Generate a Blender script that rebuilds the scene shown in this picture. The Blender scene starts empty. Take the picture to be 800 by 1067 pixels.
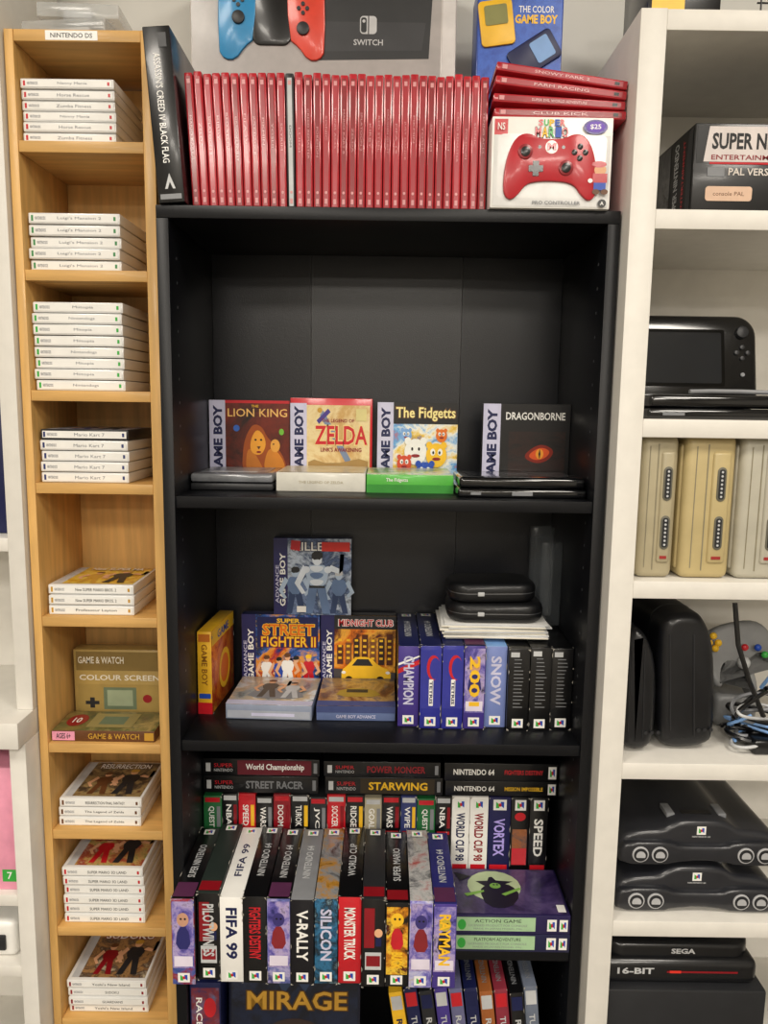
import bpy,bmesh,math,random
from mathutils import Matrix,Vector
EYE=1.45
R=random.Random(7)
sc=bpy.context.scene
X=Vector((1,0,0));Y=Vector((0,1,0));Z=Vector((0,0,1))
def hx(h):
    h=h.lstrip('#'); o=[]
    for i in (0,2,4):
        c=int(h[i:i+2],16)/255
        o.append(c/12.92 if c<=.04045 else ((c+.055)/1.055)**2.4)
    return o
MC={}
def mat(c,rough=.5,metal=0,var=.08,scale=40,coat=0,st=(1,1,1),bump=0,trans=0,alpha=1,emit=0,name=None,spec=.5):
    k=(c,rough,metal,var,scale,coat,st,bump,trans,alpha,emit,spec)
    if k in MC: return MC[k]
    m=bpy.data.materials.new(name or 'mat_'+c.strip('#')); m.use_nodes=True
    nt=m.node_tree; p=nt.nodes['Principled BSDF']
    tc=nt.nodes.new('ShaderNodeTexCoord'); mp=nt.nodes.new('ShaderNodeMapping')
    nz=nt.nodes.new('ShaderNodeTexNoise'); rp=nt.nodes.new('ShaderNodeValToRGB')
    nt.links.new(tc.outputs['Object'],mp.inputs[0]); mp.inputs['Scale'].default_value=st
    nt.links.new(mp.outputs[0],nz.inputs['Vector']); nz.inputs['Scale'].default_value=scale; nz.inputs['Detail'].default_value=4
    nt.links.new(nz.outputs['Fac'],rp.inputs[0])
    L=hx(c)
    rp.color_ramp.elements[0].position=.3; rp.color_ramp.elements[1].position=.7
    rp.color_ramp.elements[0].color=[max(0,v*(1-var)) for v in L]+[1]
    rp.color_ramp.elements[1].color=[min(1,v*(1+var)) for v in L]+[1]
    nt.links.new(rp.outputs[0],p.inputs['Base Color'])
    p.inputs['Roughness'].default_value=rough; p.inputs['Metallic'].default_value=metal
    p.inputs['Specular IOR Level'].default_value=spec
    p.inputs['Coat Weight'].default_value=coat; p.inputs['Coat Roughness'].default_value=.12
    p.inputs['Transmission Weight'].default_value=trans
    p.inputs['Alpha'].default_value=alpha
    if bump:
        b=nt.nodes.new('ShaderNodeBump'); b.inputs['Strength'].default_value=bump; b.inputs['Distance'].default_value=.002
        nt.links.new(nz.outputs['Fac'],b.inputs['Height']); nt.links.new(b.outputs[0],p.inputs['Normal'])
    MC[k]=m; return m
AC={}
def art(cols,scale=40,dist=.5,rough=.35,coat=.3,st=(1,1,1),w=0):
    k=(tuple(cols),scale,dist,rough,st,w)
    if k in AC: return AC[k]
    m=bpy.data.materials.new('printed_art'); m.use_nodes=True
    nt=m.node_tree; p=nt.nodes['Principled BSDF']
    tc=nt.nodes.new('ShaderNodeTexCoord'); mp=nt.nodes.new('ShaderNodeMapping')
    nz=nt.nodes.new('ShaderNodeTexNoise'); rp=nt.nodes.new('ShaderNodeValToRGB')
    mp.inputs['Scale'].default_value=st; mp.inputs['Location'].default_value=(w,w*.7,w*1.3)
    nt.links.new(tc.outputs['Object'],mp.inputs[0]); nt.links.new(mp.outputs[0],nz.inputs['Vector'])
    nz.inputs['Scale'].default_value=scale*.8; nz.inputs['Distortion'].default_value=dist; nz.inputs['Detail'].default_value=8; nz.inputs['Roughness'].default_value=.68
    nt.links.new(nz.outputs['Fac'],rp.inputs[0])
    n=len(cols); e=rp.color_ramp.elements
    while len(e)<n: e.new(.5)
    for i,c in enumerate(cols):
        e[i].position=.33+.34*i/(n-1); e[i].color=hx(c)+[1]
    nt.links.new(rp.outputs[0],p.inputs['Base Color'])
    p.inputs['Roughness'].default_value=rough; p.inputs['Coat Weight'].default_value=coat; p.inputs['Coat Roughness'].default_value=.1
    AC[k]=m; return m
TC={}
def tmesh(s,bold):
    k=(s,bold)
    if k in TC: return TC[k]
    cu=bpy.data.curves.new('t','FONT'); cu.body=s; cu.size=1; cu.offset=bold; cu.resolution_u=2
    ob=bpy.data.objects.new('t',cu); sc.collection.objects.link(ob)
    bpy.context.view_layer.update()
    ev=ob.evaluated_get(bpy.context.evaluated_depsgraph_get()); me=ev.to_mesh()
    vs=[(v.co.x,v.co.y) for v in me.vertices]; fs=[tuple(p.vertices) for p in me.polygons]
    ev.to_mesh_clear(); bpy.data.objects.remove(ob); bpy.data.curves.remove(cu)
    xs=[v[0] for v in vs] or [0]; ys=[v[1] for v in vs] or [0]
    x0,x1,y0,y1=min(xs),max(xs),min(ys),max(ys)
    vs=[((x-x0)/max(1e-6,x1-x0)-.5,(y-y0)/max(1e-6,y1-y0)-.5) for x,y in vs]
    TC[k]=(vs,fs); return TC[k]
def frame(o,r,u):
    n=r.cross(u); M=Matrix.Identity(4)
    for i in range(3):
        M[i][0]=r[i];M[i][1]=u[i];M[i][2]=n[i];M[i][3]=o[i]
    return M
def rrect(cx,cy,w,h,r,n=5):
    o=[]
    for (sx,sy,a) in ((1,1,0),(-1,1,90),(-1,-1,180),(1,-1,270)):
        for i in range(n+1):
            t=math.radians(a+90*i/n); o.append((cx+sx*(w/2-r)+r*math.cos(t),cy+sy*(h/2-r)+r*math.sin(t)))
    return o
def circ(cx,cy,rx,ry=None,n=20):
    ry=ry or rx
    return [(cx+rx*math.cos(2*math.pi*i/n),cy+ry*math.sin(2*math.pi*i/n)) for i in range(n)]
def chai(p,k=2):
    for _ in range(k):
        q=[]
        for i in range(len(p)):
            a,b=p[i],p[(i+1)%len(p)]
            q+=[(a[0]*.75+b[0]*.25,a[1]*.75+b[1]*.25),(a[0]*.25+b[0]*.75,a[1]*.25+b[1]*.75)]
        p=q
    return p
class B:
    def __init__(s): s.v=[];s.f=[];s.mi=[];s.mats=[];s.M=Matrix()
    def mid(s,m):
        if m not in s.mats: s.mats.append(m)
        return s.mats.index(m)
    def add(s,vs,fs,m):
        o=len(s.v); s.v+=[s.M@Vector(v) for v in vs]
        s.f+=[tuple(i+o for i in f) for f in fs]
        if isinstance(m,list): s.mi+=m
        else: s.mi+=[s.mid(m)]*len(fs)
    def bm(s,bm,m,fm=None,T=None):
        bm.normal_update(); bm.verts.index_update()
        vs=[(T@v.co if T else v.co.copy()) for v in bm.verts]; fs=[];ml=[]
        key={'R':X,'L':-X,'F':-Y,'K':Y,'T':Z,'D':-Z}
        for f in bm.faces:
            fs.append([v.index for v in f.verts]); mm=m
            if fm:
                for k,q in fm.items():
                    if f.normal.dot(key[k])>.9: mm=q
            ml.append(s.mid(mm))
        s.add(vs,fs,ml); bm.free()
    def box(s,x0,x1,y0,y1,z0,z1,m,bev=0,seg=2,fm=None):
        b=bmesh.new(); bmesh.ops.create_cube(b,size=1)
        for v in b.verts:
            v.co=Vector(((x0+x1)/2+v.co.x*(x1-x0),(y0+y1)/2+v.co.y*(y1-y0),(z0+z1)/2+v.co.z*(z1-z0)))
        if bev: bmesh.ops.bevel(b,geom=b.edges[:],offset=bev,segments=seg,affect='EDGES',profile=.5)
        s.bm(b,m,fm)
    def prism(s,pts,F,d,m,bev=0,seg=2,both=False):
        b=bmesh.new(); a=[b.verts.new((p[0],p[1],0)) for p in pts]; c=[b.verts.new((p[0],p[1],d)) for p in pts]; n=len(pts)
        b.faces.new(list(reversed(a))); b.faces.new(c)
        for i in range(n): b.faces.new((a[i],a[(i+1)%n],c[(i+1)%n],c[i]))
        b.normal_update()
        if bev:
            b.edges.ensure_lookup_table()
            ed=[e for e in b.edges if (e.verts[0].co.z>d*.99 and e.verts[1].co.z>d*.99) or (both and e.verts[0].co.z==0 and e.verts[1].co.z==0)]
            bmesh.ops.bevel(b,geom=ed,offset=bev,segments=seg,affect='EDGES',profile=.5)
        s.bm(b,m,None,F)
    def tube(s,pts,r,m,n=8):
        vs=[];fs=[]
        P=[Vector(p) for p in pts]
        for i,p in enumerate(P):
            d=(P[min(i+1,len(P)-1)]-P[max(i-1,0)]).normalized()
            a=d.cross(Z if abs(d.z)<.9 else X).normalized(); c=d.cross(a)
            for j in range(n):
                t=2*math.pi*j/n; vs.append(p+a*r*math.cos(t)+c*r*math.sin(t))
        for i in range(len(P)-1):
            for j in range(n):
                k=(j+1)%n; fs.append((i*n+j,i*n+k,(i+1)*n+k,(i+1)*n+j))
        fs.append(tuple(range(n))); fs.append(tuple(range(len(vs)-n,len(vs))))
        s.add(vs,fs,m)
    def ball(s,c,r,m,sc3=(1,1,1)):
        b=bmesh.new(); bmesh.ops.create_uvsphere(b,u_segments=16,v_segments=10,radius=r)
        for v in b.verts: v.co=Vector((c[0]+v.co.x*sc3[0],c[1]+v.co.y*sc3[1],c[2]+v.co.z*sc3[2]))
        s.bm(b,m)
    def front(s,x0,x1,z0,z1,y): return D(s,(x0,y-.0003,z0),X,Z,x1-x0,z1-z0)
    def top(s,x0,x1,y0,y1,z): return D(s,(x0,y0,z+.0003),X,Y,x1-x0,y1-y0)
    def right(s,y0,y1,z0,z1,x): return D(s,(x+.0003,y0,z0),Y,Z,y1-y0,z1-z0)
    def left(s,y0,y1,z0,z1,x): return D(s,(x-.0003,y1,z0),-Y,Z,y1-y0,z1-z0)
    def done(s,name):
        xs=[v.x for v in s.v];ys=[v.y for v in s.v];zs=[v.z for v in s.v]
        c=Vector(((min(xs)+max(xs))/2,(min(ys)+max(ys))/2,min(zs)))
        me=bpy.data.meshes.new(name); me.from_pydata([tuple(v-c) for v in s.v],[],s.f)
        for m in s.mats: me.materials.append(m)
        me.polygons.foreach_set('material_index',s.mi)
        me.polygons.foreach_set('use_smooth',[True]*len(s.f))
        me.update(); me.set_sharp_from_angle(angle=math.radians(38))
        ob=bpy.data.objects.new(name,me); ob.location=c+Vector((0,0,EYE)); sc.collection.objects.link(ob); return ob
class D:
    def __init__(s,b,o,r,u,w,h): s.b=b;s.F=frame(Vector(o),r,u);s.w=w;s.h=h;s.k=0
    def P(s,pts,m):
        s.k+=1; z=s.k*.0001
        s.b.add([s.F@Vector((p[0]*s.w,p[1]*s.h,z)) for p in pts],[tuple(range(len(pts)))],m); return s
    def rect(s,a,b,c,d,m): return s.P([(a,b),(c,b),(c,d),(a,d)],m)
    def ell(s,cx,cy,rx,ry,m,n=18): return s.P(circ(cx,cy,rx,ry,n),m)
    def txt(s,t,cx,cy,tw,th,m,rot=0,bold=.015):
        s.k+=1; z=s.k*.0001; vs,fs=tmesh(t,bold)
        Wd=tw*s.w;Hd=th*s.h; o=[]
        for x,y in vs:
            if rot==90: q=(-y*Wd,x*Hd)
            elif rot==-90: q=(y*Wd,-x*Hd)
            else: q=(x*Wd,y*Hd)
            o.append(s.F@Vector((cx*s.w+q[0],cy*s.h+q[1],z)))
        s.b.add(o,fs,m); return s
    def otxt(s,t,cx,cy,tw,th,m,m2,rot=0):
        s.txt(t,cx,cy,tw*1.03,th*1.12,m2,rot,.07); return s.txt(t,cx,cy,tw,th,m,rot,.02)
    def wear(s,m,n=3):
        for q in range(n):
            e=R.choice((0,1)); y=R.uniform(0,1); l=R.uniform(.02,.08); x=.035 if e==0 else .965; xx=0 if e==0 else 1
            s.P([(xx,y),(x,y+l*.3),(x,y+l*.6),(xx,y+l)] if e else [(xx,y),(xx,y+l),(x,y+l*.6),(x,y+l*.3)][::-1],m)
        for (a,c) in ((0,0),(1,0),(0,1),(1,1)):
            if R.random()<.6:
                k1=R.uniform(.05,.14)*(1 if a==0 else -1); k2=R.uniform(.01,.03)*(1 if c==0 else -1)
                p=[(a,c),(a+k1,c),(a,c+k2)]
                if (k1>0)!=(k2>0): p=p[::-1]
                s.P(p,m)
        return s
    def fig(s,cx,b,h,suit,sk,hair,pose=0,leg=None):
        w=h*.36*s.h/s.w; leg=leg or suit
        s.P([(cx-w*.55,b),(cx-w*.2,b),(cx,b+h*.42),(cx+w*.25,b),(cx+w*.6,b),(cx+w*.35,b+h*.48),(cx-w*.35,b+h*.48)],leg)
        s.P(chai([(cx-w*.35,b+h*.42),(cx+w*.35,b+h*.42),(cx+w*.6,b+h*.80),(cx-w*.6,b+h*.80)],1),suit)
        s.P([(cx-w*.62,b+h*.80),(cx-w*.42,b+h*.72),(cx-w*(.75),b+h*.48),(cx-w*(.5),b+h*.34),(cx-w*.68,b+h*.32),(cx-w*1.0,b+h*.5)],sk)
        if pose: s.P([(cx+w*.42,b+h*.72),(cx+w*.62,b+h*.80),(cx+w*1.15,b+h*.72),(cx+w*1.2,b+h*.98),(cx+w*1.02,b+h*.98),(cx+w*.98,b+h*.66)],sk)
        else: s.P([(cx+w*.42,b+h*.72),(cx+w*.62,b+h*.80),(cx+w*1.0,b+h*.5),(cx+w*.6,b+h*.38),(cx+w*.5,b+h*.44),(cx+w*.72,b+h*.52)],sk)
        s.ell(cx,b+h*.89,w*.22,h*.10,sk,12); s.P(chai([(cx-w*.26,b+h*.88),(cx+w*.26,b+h*.90),(cx+w*.24,b+h*1.02),(cx-w*.22,b+h*1.02)],1),hair)
        return s
def lean(px,py,pz,ax,deg):
    return Matrix.Translation((px,py,pz))@Matrix.Rotation(math.radians(deg),4,ax)@Matrix.Translation((-px,-py,-pz))

# ---------- palette
BLK=mat('#111216',.38,var=.15,scale=300,bump=.05,spec=.38)
BLKB=mat('#1c1d22',.31,var=.2,scale=600,bump=.14,spec=.6)
WOOD=mat('#d6ab68',.5,var=.16,scale=14,st=(6,6,.6),coat=.1)
WOODH=mat('#d3a866',.5,var=.14,scale=14,st=(.6,6,6),coat=.1)
WHT=mat('#e3e0d9',.45,var=.03)
WALL=mat('#dcdbd6',.8,var=.03,scale=8)
white=mat('#efeeea',.4,coat=.2,var=.03); paper=mat('#e6e1d2',.7,var=.06)
black=mat('#101012',.3,coat=.4); dgrey=mat('#2a2b2e',.4); grey=mat('#86888c',.45); lgrey=mat('#c4c6c8',.45)
red=mat('#c8202c',.3,coat=.4); dred=mat('#8e1420',.35,coat=.3); yel=mat('#f2c230',.4); org=mat('#e2761e',.4)
navy=mat('#1c2250',.4); blue=mat('#2650b4',.35); lblue=mat('#7fa8dc',.4); green=mat('#3fae49',.4,coat=.2); purple=mat('#4a3a8c',.35,coat=.2)
lav=mat('#c9c8e0',.4); gold=mat('#c79a3c',.35); cyan=mat('#2ea6d6',.35); pink=mat('#eaa0b8',.4); brown=mat('#6a4326',.4); skin=mat('#e2b089',.5)
plast=mat('#e4e4e2',.25,coat=.3,var=.02); scuff=mat('#a9a59c',.8,var=.2,scale=200)

# ---------- room
def slab(name,x0,x1,y0,y1,z0,z1,m):
    b=B(); b.box(x0,x1,y0,y1,z0,z1,m); return b.done(name)
SIDE=mat('#b4b0a8',.8,var=.05,scale=5)
slab('floor',-2.6,2.6,-8,.4,-EYE-.1,-EYE,mat('#6a645a',.5,var=.1,scale=6))
slab('ceiling',-2.6,2.6,-8,.4,1.3,1.4,mat('#d8d6d0',.8))
slab('wall_back',-2.6,2.6,.275,.4,-EYE,1.3,WALL)
slab('wall_left',-2.7,-2.6,-8,.4,-EYE,1.3,SIDE)
slab('wall_right',2.6,2.7,-8,.4,-EYE,1.3,SIDE)
slab('wall_front',-2.6,2.6,-8.1,-8,-EYE,1.3,SIDE)
for (lx,ly,e) in ((-.9,-1.3,23),(.9,-1.3,23),(-.9,-3.0,40),(.9,-3.0,40),(-.6,-5.0,56),(.7,-5.0,56),(0,-7.0,85)):
    b=B(); b.box(lx-.32,lx+.32,ly-.32,ly+.32,1.275,1.3,WHT,.004); b.done('ceiling_light')
    l=bpy.data.lights.new('panel','AREA'); l.shape='SQUARE'; l.size=.6; l.energy=e; l.color=(1,.935,.84)
    o=bpy.data.objects.new('ceiling_lamp',l); o.location=(lx,ly,1.27+EYE); sc.collection.objects.link(o)

# ---------- black bookcase
b=B()
b.box(-.30,-.284,0,.25,-EYE,.2343,BLK,.0007); b.box(.284,.30,0,.25,-EYE,.2343,BLK,.0007)
b.box(-.30,.30,0,.25,.2345,.2505,BLK,.0007)
for z in (-.128,-.478,-.80,-1.03,-1.37): b.box(-.2838,.2838,.003,.238,z-.016,z,BLK,.0007)
b.box(-.2838,.2838,.01,.03,-EYE,-1.386,BLK)
bx=[(-.2838,.247),(-.122,.2385),(.121,.2385),(.2838,.247)]
for i in range(3):
    (xa,ya),(xc,yc)=bx[i],bx[i+1]
    b.prism([(xa+.0003,ya),(xc-.0003,yc),(xc-.0003,yc+.003),(xa+.0003,ya+.003)],frame(Vector((0,0,-1.386)),X,Y),1.62,BLKB)
pin=mat('#6a6b70',.4)
for yy in (.035,.205):
    for i in range(40):
        z=.19-i*.032
        if min(abs(z-s+.008) for s in (-.128,-.478,-.80,-1.03))<.015: continue
        b.right(yy-.0022,yy+.0022,z-.0022,z+.0022,-.284).ell(.5,.5,.5,.5,pin,8)
        b.left(yy-.0022,yy+.0022,z-.0022,z+.0022,.284).ell(.5,.5,.5,.5,pin,8)
b.done('bookcase')

# ---------- wooden tower
b=B(); x0,x1=-.5175,-.3186
b.box(x0,x0+.0125,.07,.24,-EYE,.490,WOOD,.001); b.box(x1-.016,x1,.07,.24,-EYE,.490,WOOD,.001)
for z in (.490,.349,.179,.0128,-.120,-.319,-.517,-.658,-.822,-.983,-1.13,-1.28,-1.40):
    b.box(x0+.0127,x1-.0162,.071,.238,z-.015,z,WOODH,.0008)
b.box(x0+.0127,x1-.0162,.2315,.2355,-1.40,.474,WOOD)
d=b.front(-.462,-.392,.4765,.4885,.071); d.rect(0,0,1,1,white); d.txt('NINTENDO DS',.5,.5,.8,.5,dgrey)
b.done('wooden_media_tower')

# ---------- white bookcases
b=B()
b.box(.3025,.335,-.03,.26,-EYE,.479,WHT,.0012); b.box(1.07,1.10,-.03,.26,-EYE,.479,WHT,.0012)
for z in (.479,.247,-.0142,-.230,-.488,-.727,-1.0,-1.3): b.box(.3352,1.0698,-.028,.255,z-.024,z,WHT,.0012)
b.box(.3352,1.0698,.2552,.26,-1.3,.455,WHT)
b.done('white_bookcase')
b=B()
b.box(-.5445,-.520,.06,.26,-.46,.9,WHT,.0012); b.box(-1.3,-1.276,.06,.26,-.46,.9,WHT,.0012)
for z in (.9,.5,.1,-.2): b.box(-1.2758,-.5447,.062,.255,z-.02,z,WHT,.001)
b.box(-1.2758,-.5447,.2552,.26,-.46,.88,WHT)
b.box(-1.32,-.520,.01,.26,-.50,-.4602,WHT,.002)
b.box(-.5445,-.520,.03,.26,-EYE,-.5002,WHT,.0012); b.box(-1.3,-1.276,.03,.26,-EYE,-.5002,WHT,.0012)
for z in (-.742,-.86,-1.1,-1.4): b.box(-1.2758,-.5447,.032,.255,z-.018,z,WHT,.001)
b.box(-1.2758,-.5447,.2552,.26,-1.4,-.50,WHT)
b.done('white_bookcase')
b=B(); b.box(-.80,-.547,.045,.2,-.7418,-.545,pink,.002); d=b.front(-.80,-.547,-.7418,-.545,.045); d.rect(.90,.07,.985,.17,green); d.txt('7',.943,.12,.03,.06,white); d.rect(.1,.3,.8,.9,mat('#f0c4d2')); b.done('pink_toy_box')
b=B(); b.box(-.80,-.56,.05,.2,-.8598,-.80,white,.01,3); b.box(-.62,-.575,.045,.05,-.845,-.82,dgrey,.002); b.done('white_console')
b=B(); b.box(-.9,-.56,.1,.2,-.1998,.03,navy,.002); b.front(-.9,-.56,-.1998,.03,.1).rect(.05,.1,.95,.8,blue); b.done('console_cardboard_box')

# ---------- DS stacks in the tower
inkt=mat('#8d8f95',.5)
def dsstack(n,zb,th,ttl,topart=None,acc=red,base=plast,w=.128,x0=-.5035,y0=.083,name='game_case_stack',tcol=inkt,last=None):
    b=B()
    for i in range(n):
        jx=R.uniform(0,.0026); jy=R.uniform(-.003,.003); z=zb+.0002+i*th
        bs=last if (last and i==n-1) else base
        b.box(x0+jx,x0+jx+w,y0+jy,y0+jy+.123,z,z+th-.0009,bs,.0018)
        d=b.front(x0+jx+.003,x0+jx+w-.003,z+.0022,z+th-.0032,y0+jy)
        d.rect(0,0,1,1,white)
        d.rect(.01,.12,.035,.88,acc); d.txt('NINTENDODS',.115,.5,.12,.42,inkt)
        t=ttl[i%len(ttl)]; d.txt(t,.56,.5,min(.5,.030*len(t)),.45,tcol,bold=0); d.rect(.95,.25,.975,.75,acc)
    if topart:
        d=b.top(x0+jx+.006,x0+jx+w-.004,y0+jy+.006,y0+jy+.118,z+th-.0009); d.rect(0,0,1,1,topart); d.rect(0,0,.1,1,lgrey)
        if topart is not white:
            d.fig(.38,.06,.62,acc,skin,brown,0); d.fig(.72,.06,.70,dgrey,skin,gold,1); d.otxt(ttl[-1][:12],.55,.86,.7,.14,white,acc)
    return b.done(name)
dsstack(6,.349,.0140,['Zumba Fitness','Horse Rescue','Nanny Mania'],white)
dsstack(5,.179,.0158,["Luigi's Mansion 2"],white,acc=mat('#4a8f5a'))
dsstack(8,.0128,.0156,['Nintendogs','Miitopia','Mitopia'],white,acc=green)
dsstack(5,-.120,.0156,['Mario Kart 7'],art(['#7a2020','#d0d0d8','#284a90']),acc=mat('#303a70'),last=dgrey,x0=-.502)
dsstack(3,-.319,.0155,['Professeur Layton','New SUPER MARIO BROS. 2','New SUPER MARIO BROS. 2'],art(['#b07820','#e0b030','#e8d060','#c06a20']),acc=gold,tcol=dgrey,x0=-.501)
dsstack(3,-.658,.0155,['The Legend of Zelda','The Legend of Zelda','RESURRECTION FINAL FANTASY'],art(['#20201c','#5a4a38','#a89060','#603828']),acc=brown,tcol=dgrey,x0=-.500)
dsstack(6,-.822,.0156,['SUPER MARIO 3D LAND'],art(['#4a7838','#c8a868','#a03c30','#d0c0a0']),acc=red,tcol=dgrey,x0=-.500)
dsstack(4,-.983,.0150,["Yoshi's New Island",'GUARDIANS','SUDOKU'],art(['#403020','#b08858','#504038','#d0c0a0']),acc=dred,tcol=dgrey,x0=-.500)
# game & watch shelf
b=B(); b.box(-.5015,-.345,.078,.152,-.5168,-.499,brown,.001,fm={'T':art(['#8a7440','#5c6038','#b09a60'],30)})
d=b.front(-.5015,-.345,-.5168,-.499,.078); d.rect(.0,.1,.22,.9,pink); d.txt('AGES 6+',.11,.5,.14,.5,dgrey); d.txt('GAME & WATCH',.6,.5,.5,.5,gold); d.rect(.9,.15,.99,.85,gold)
d=b.top(-.5015,-.345,.078,.152,-.499); d.ell(.16,.5,.10,.3,dred); d.txt('10',.16,.5,.08,.25,white); d.rect(.3,.15,.75,.85,mat('#9a8c58')); d.rect(.4,.3,.65,.7,mat('#6c7a60'))
b.done('handheld_game_box')
b=B(); b.box(-.5005,-.352,.165,.195,-.5168,-.400,mat('#b39a5c',.4,coat=.3),.0012)
d=b.front(-.5005,-.352,-.5168,-.400,.165); d.rect(.03,.70,.97,.97,mat('#8a7440')); d.txt('GAME & WATCH',.3,.85,.5,.10,paper,bold=.02); d.txt('COLOUR SCREEN',.5,.60,.88,.08,paper,bold=.02); d.rect(.05,.10,.95,.5,mat('#a58d50')); d.rect(.32,.14,.68,.46,mat('#6c7a60')); d.rect(.36,.19,.64,.42,mat('#9aa588')); d.P(chai([(.12,.26),(.17,.26),(.17,.31),(.22,.31),(.22,.26),(.27,.26),(.27,.21),(.22,.21),(.22,.16),(.17,.16),(.17,.21),(.12,.21)][::-1],0),dgrey); d.ell(.80,.3,.05,.06,dred)
b.done('handheld_game_box')
# clear packs on tower
clr=mat('#dfe3e4',.15,alpha=.35,coat=.5)
b=B()
for i in range(2):
    b.M=lean(-.44,.12,.49,'Z',-6+9*i)
    b.box(-.50+.02*i,-.38+.01*i,.085,.17,.4902+.021*i,.510+.021*i,clr,.003); b.box(-.47+.02*i,-.41,.10,.15,.4922+.021*i,.507+.021*i,lgrey,.003)
b.M=Matrix(); b.done('blister_pack')

# ---------- top of bookcase
b=B(); b.M=lean(-.295,0,.2507,'Y',-4.2)
b.box(-.2945,-.2605,-.004,.140,.2510,.462,black,.0015); b.box(-.2915,-.2635,-.002,.1415,.2535,.4625,paper)
d=b.front(-.2945,-.2605,.2510,.462,-.004); d.txt("ASSASSIN'S CREED IV BLACK FLAG",.45,.54,.26,.62,white,-90,bold=.01); d.P([(.3,.08),(.5,.17),(.7,.08),(.6,.08),(.5,.12),(.4,.08)],lgrey); d.rect(.1,.02,.9,.05,grey); d.rect(.55,.88,.85,.96,dgrey)
b.M=Matrix(); b.done('hardcover_book')
rp=mat('#b82a36',.22,var=.12,coat=.6,name='red_case_plastic')
ins=[mat(c,.3,coat=.5) for c in ('#8f1822','#9c202c','#a82632','#b03440')]
pl=mat('#d89a9c',.4)
names=['MARIO KART 8','ZELDA','SPLATOON 2','KIRBY','RED STEEL','DRAGON QUEST','FIFA 19','JUST DANCE','PIKMIN','YOSHI','SKYRIM','DOOM','LUIGI','CREED REMASTER','POKEMON','SONIC','TENNIS ACES']
b=B()
for i in range(34):
    xx=-.2570+i*.01134; a=2.8*(1-i/16) if i<16 else R.uniform(-.15,.15); yj=.022+R.uniform(-.002,.002)
    if i<16: b.M=lean(xx,0,.2507,'Y',-a)
    else: b.M=Matrix()
    dk=(i==11)
    b.box(xx,xx+.0106,yj,yj+.104,.2509,.4200+R.uniform(-.0015,.0015),dgrey if dk else rp,.0018)
    d=b.front(xx+.0024,xx+.0082,.256,.414,yj); d.rect(0,0,1,1,lgrey if dk else R.choice(ins))
    d.rect(.15,.945,.85,.98,pl); t=names[i%17]; d.txt(t,.5,R.uniform(.5,.62),.42,.022*len(t)+.08,dgrey if dk else pl,-90,bold=0); d.rect(.2,.02,.8,.06,pl); d.ell(.5,.11,.3,.012,pl,8)
b.M=Matrix(); b.done('game_case_row')
# controller box
def outline(s,cx,cy):
    h=[(0,.34),(.14,.35),(.26,.42),(.38,.38),(.47,.20),(.52,-.10),(.52,-.38),(.44,-.46),(.35,-.38),(.27,-.24),(.12,-.20)]
    p=h+[(-x,y) for x,y in reversed(h) if x>0]
    p=list(reversed(p)); p=chai(p,2)
    return [(cx+s*x,cy+s*y) for x,y in p]
b=B(); x0,x1,z0,z1=.1298,.283,.2508,.3615
b.box(x0,x1,-.006,.055,z0,z1,white,.0015,fm={'R':red})
d=b.front(x0,x1,z0,z1,-.006); d.rect(.02,.80,.13,.97,red); d.rect(.02,.02,.98,.8,mat('#d6d6d4',.35)); d.P(rrect(.5,.46,.9,.7,.06),mat('#dcdcda',.3,coat=.5))
for i,(c,m_) in enumerate(zip('SUPER',(red,green,yel,blue,red))): d.txt(c,.40+i*.045,.935,.04,.07,m_,bold=.04)
for i,(c,m_) in enumerate(zip('MARIO',(red,yel,green,blue,red))): d.otxt(c,.38+i*.055,.83,.05,.11,m_,dgrey)
d.ell(.85,.89,.10,.08,purple); d.ell(.85,.89,.08,.06,mat('#7a5cc0')); d.txt('$25',.85,.89,.09,.06,white); d.txt('PRO CONTROLLER',.55,.06,.4,.04,grey); d.ell(.93,.06,.035,.045,black); d.txt('A',.93,.06,.03,.04,white)
d.txt('NS',.075,.885,.06,.08,white)
cx,cz=.205,.302; F=frame(Vector((cx,-.0065,cz)),X,Z); F2=frame(Vector((cx,-.0100,cz)),X,Z)
rc=mat('#b81c2a',.35,coat=.3)
b.prism([(x,z*.82) for x,z in outline(.114,0,0.000)],F,.004,rc,.0014)
for (ax,az,r_) in ((-.033,.016,.0092),(.019,-.003,.0092)):
    b.prism(circ(ax,az,r_),F2,.002,dred,.0005); b.prism(circ(ax,az,r_*.65),frame(Vector((cx,-.012,cz)),X,Z),.001,black,.0003)
b.prism([(-.019+a*.0038,-.004+c*.0038) for a,c in ((-1,-2.4),(1,-2.4),(1,-1),(2.4,-1),(2.4,1),(1,1),(1,2.4),(-1,2.4),(-1,1),(-2.4,1),(-2.4,-1),(-1,-1))],F2,.0014,black)
for (ax,az) in ((.036,.023),(.036,.009),(.029,.016),(.043,.016)): b.prism(circ(ax,az,.0036,n=14),F2,.0012,black,.0003)
b.prism(circ(0,.022,.0080),F2,.0008,white); d2=b.front(cx-.006,cx+.006,cz+.017,cz+.028,-.0110); d2.txt('M',.5,.5,.9,.8,red,bold=.05)
for ax in (-.015,.015): b.prism(circ(ax,.022,.0022,n=10),F2,.0006,black)
d=b.front(x0,x1,z0,z1,-.0104); d.ell(.90,.42,.05,.06,skin); d.ell(.89,.48,.06,.035,rc); d.rect(.85,.2,.95,.36,blue); d.rect(.84,.28,.96,.38,rc); d.ell(.87,.18,.03,.03,brown); d.ell(.94,.18,.03,.03,brown); d.ell(.82,.3,.02,.025,white)
b.done('game_controller_box')
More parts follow.
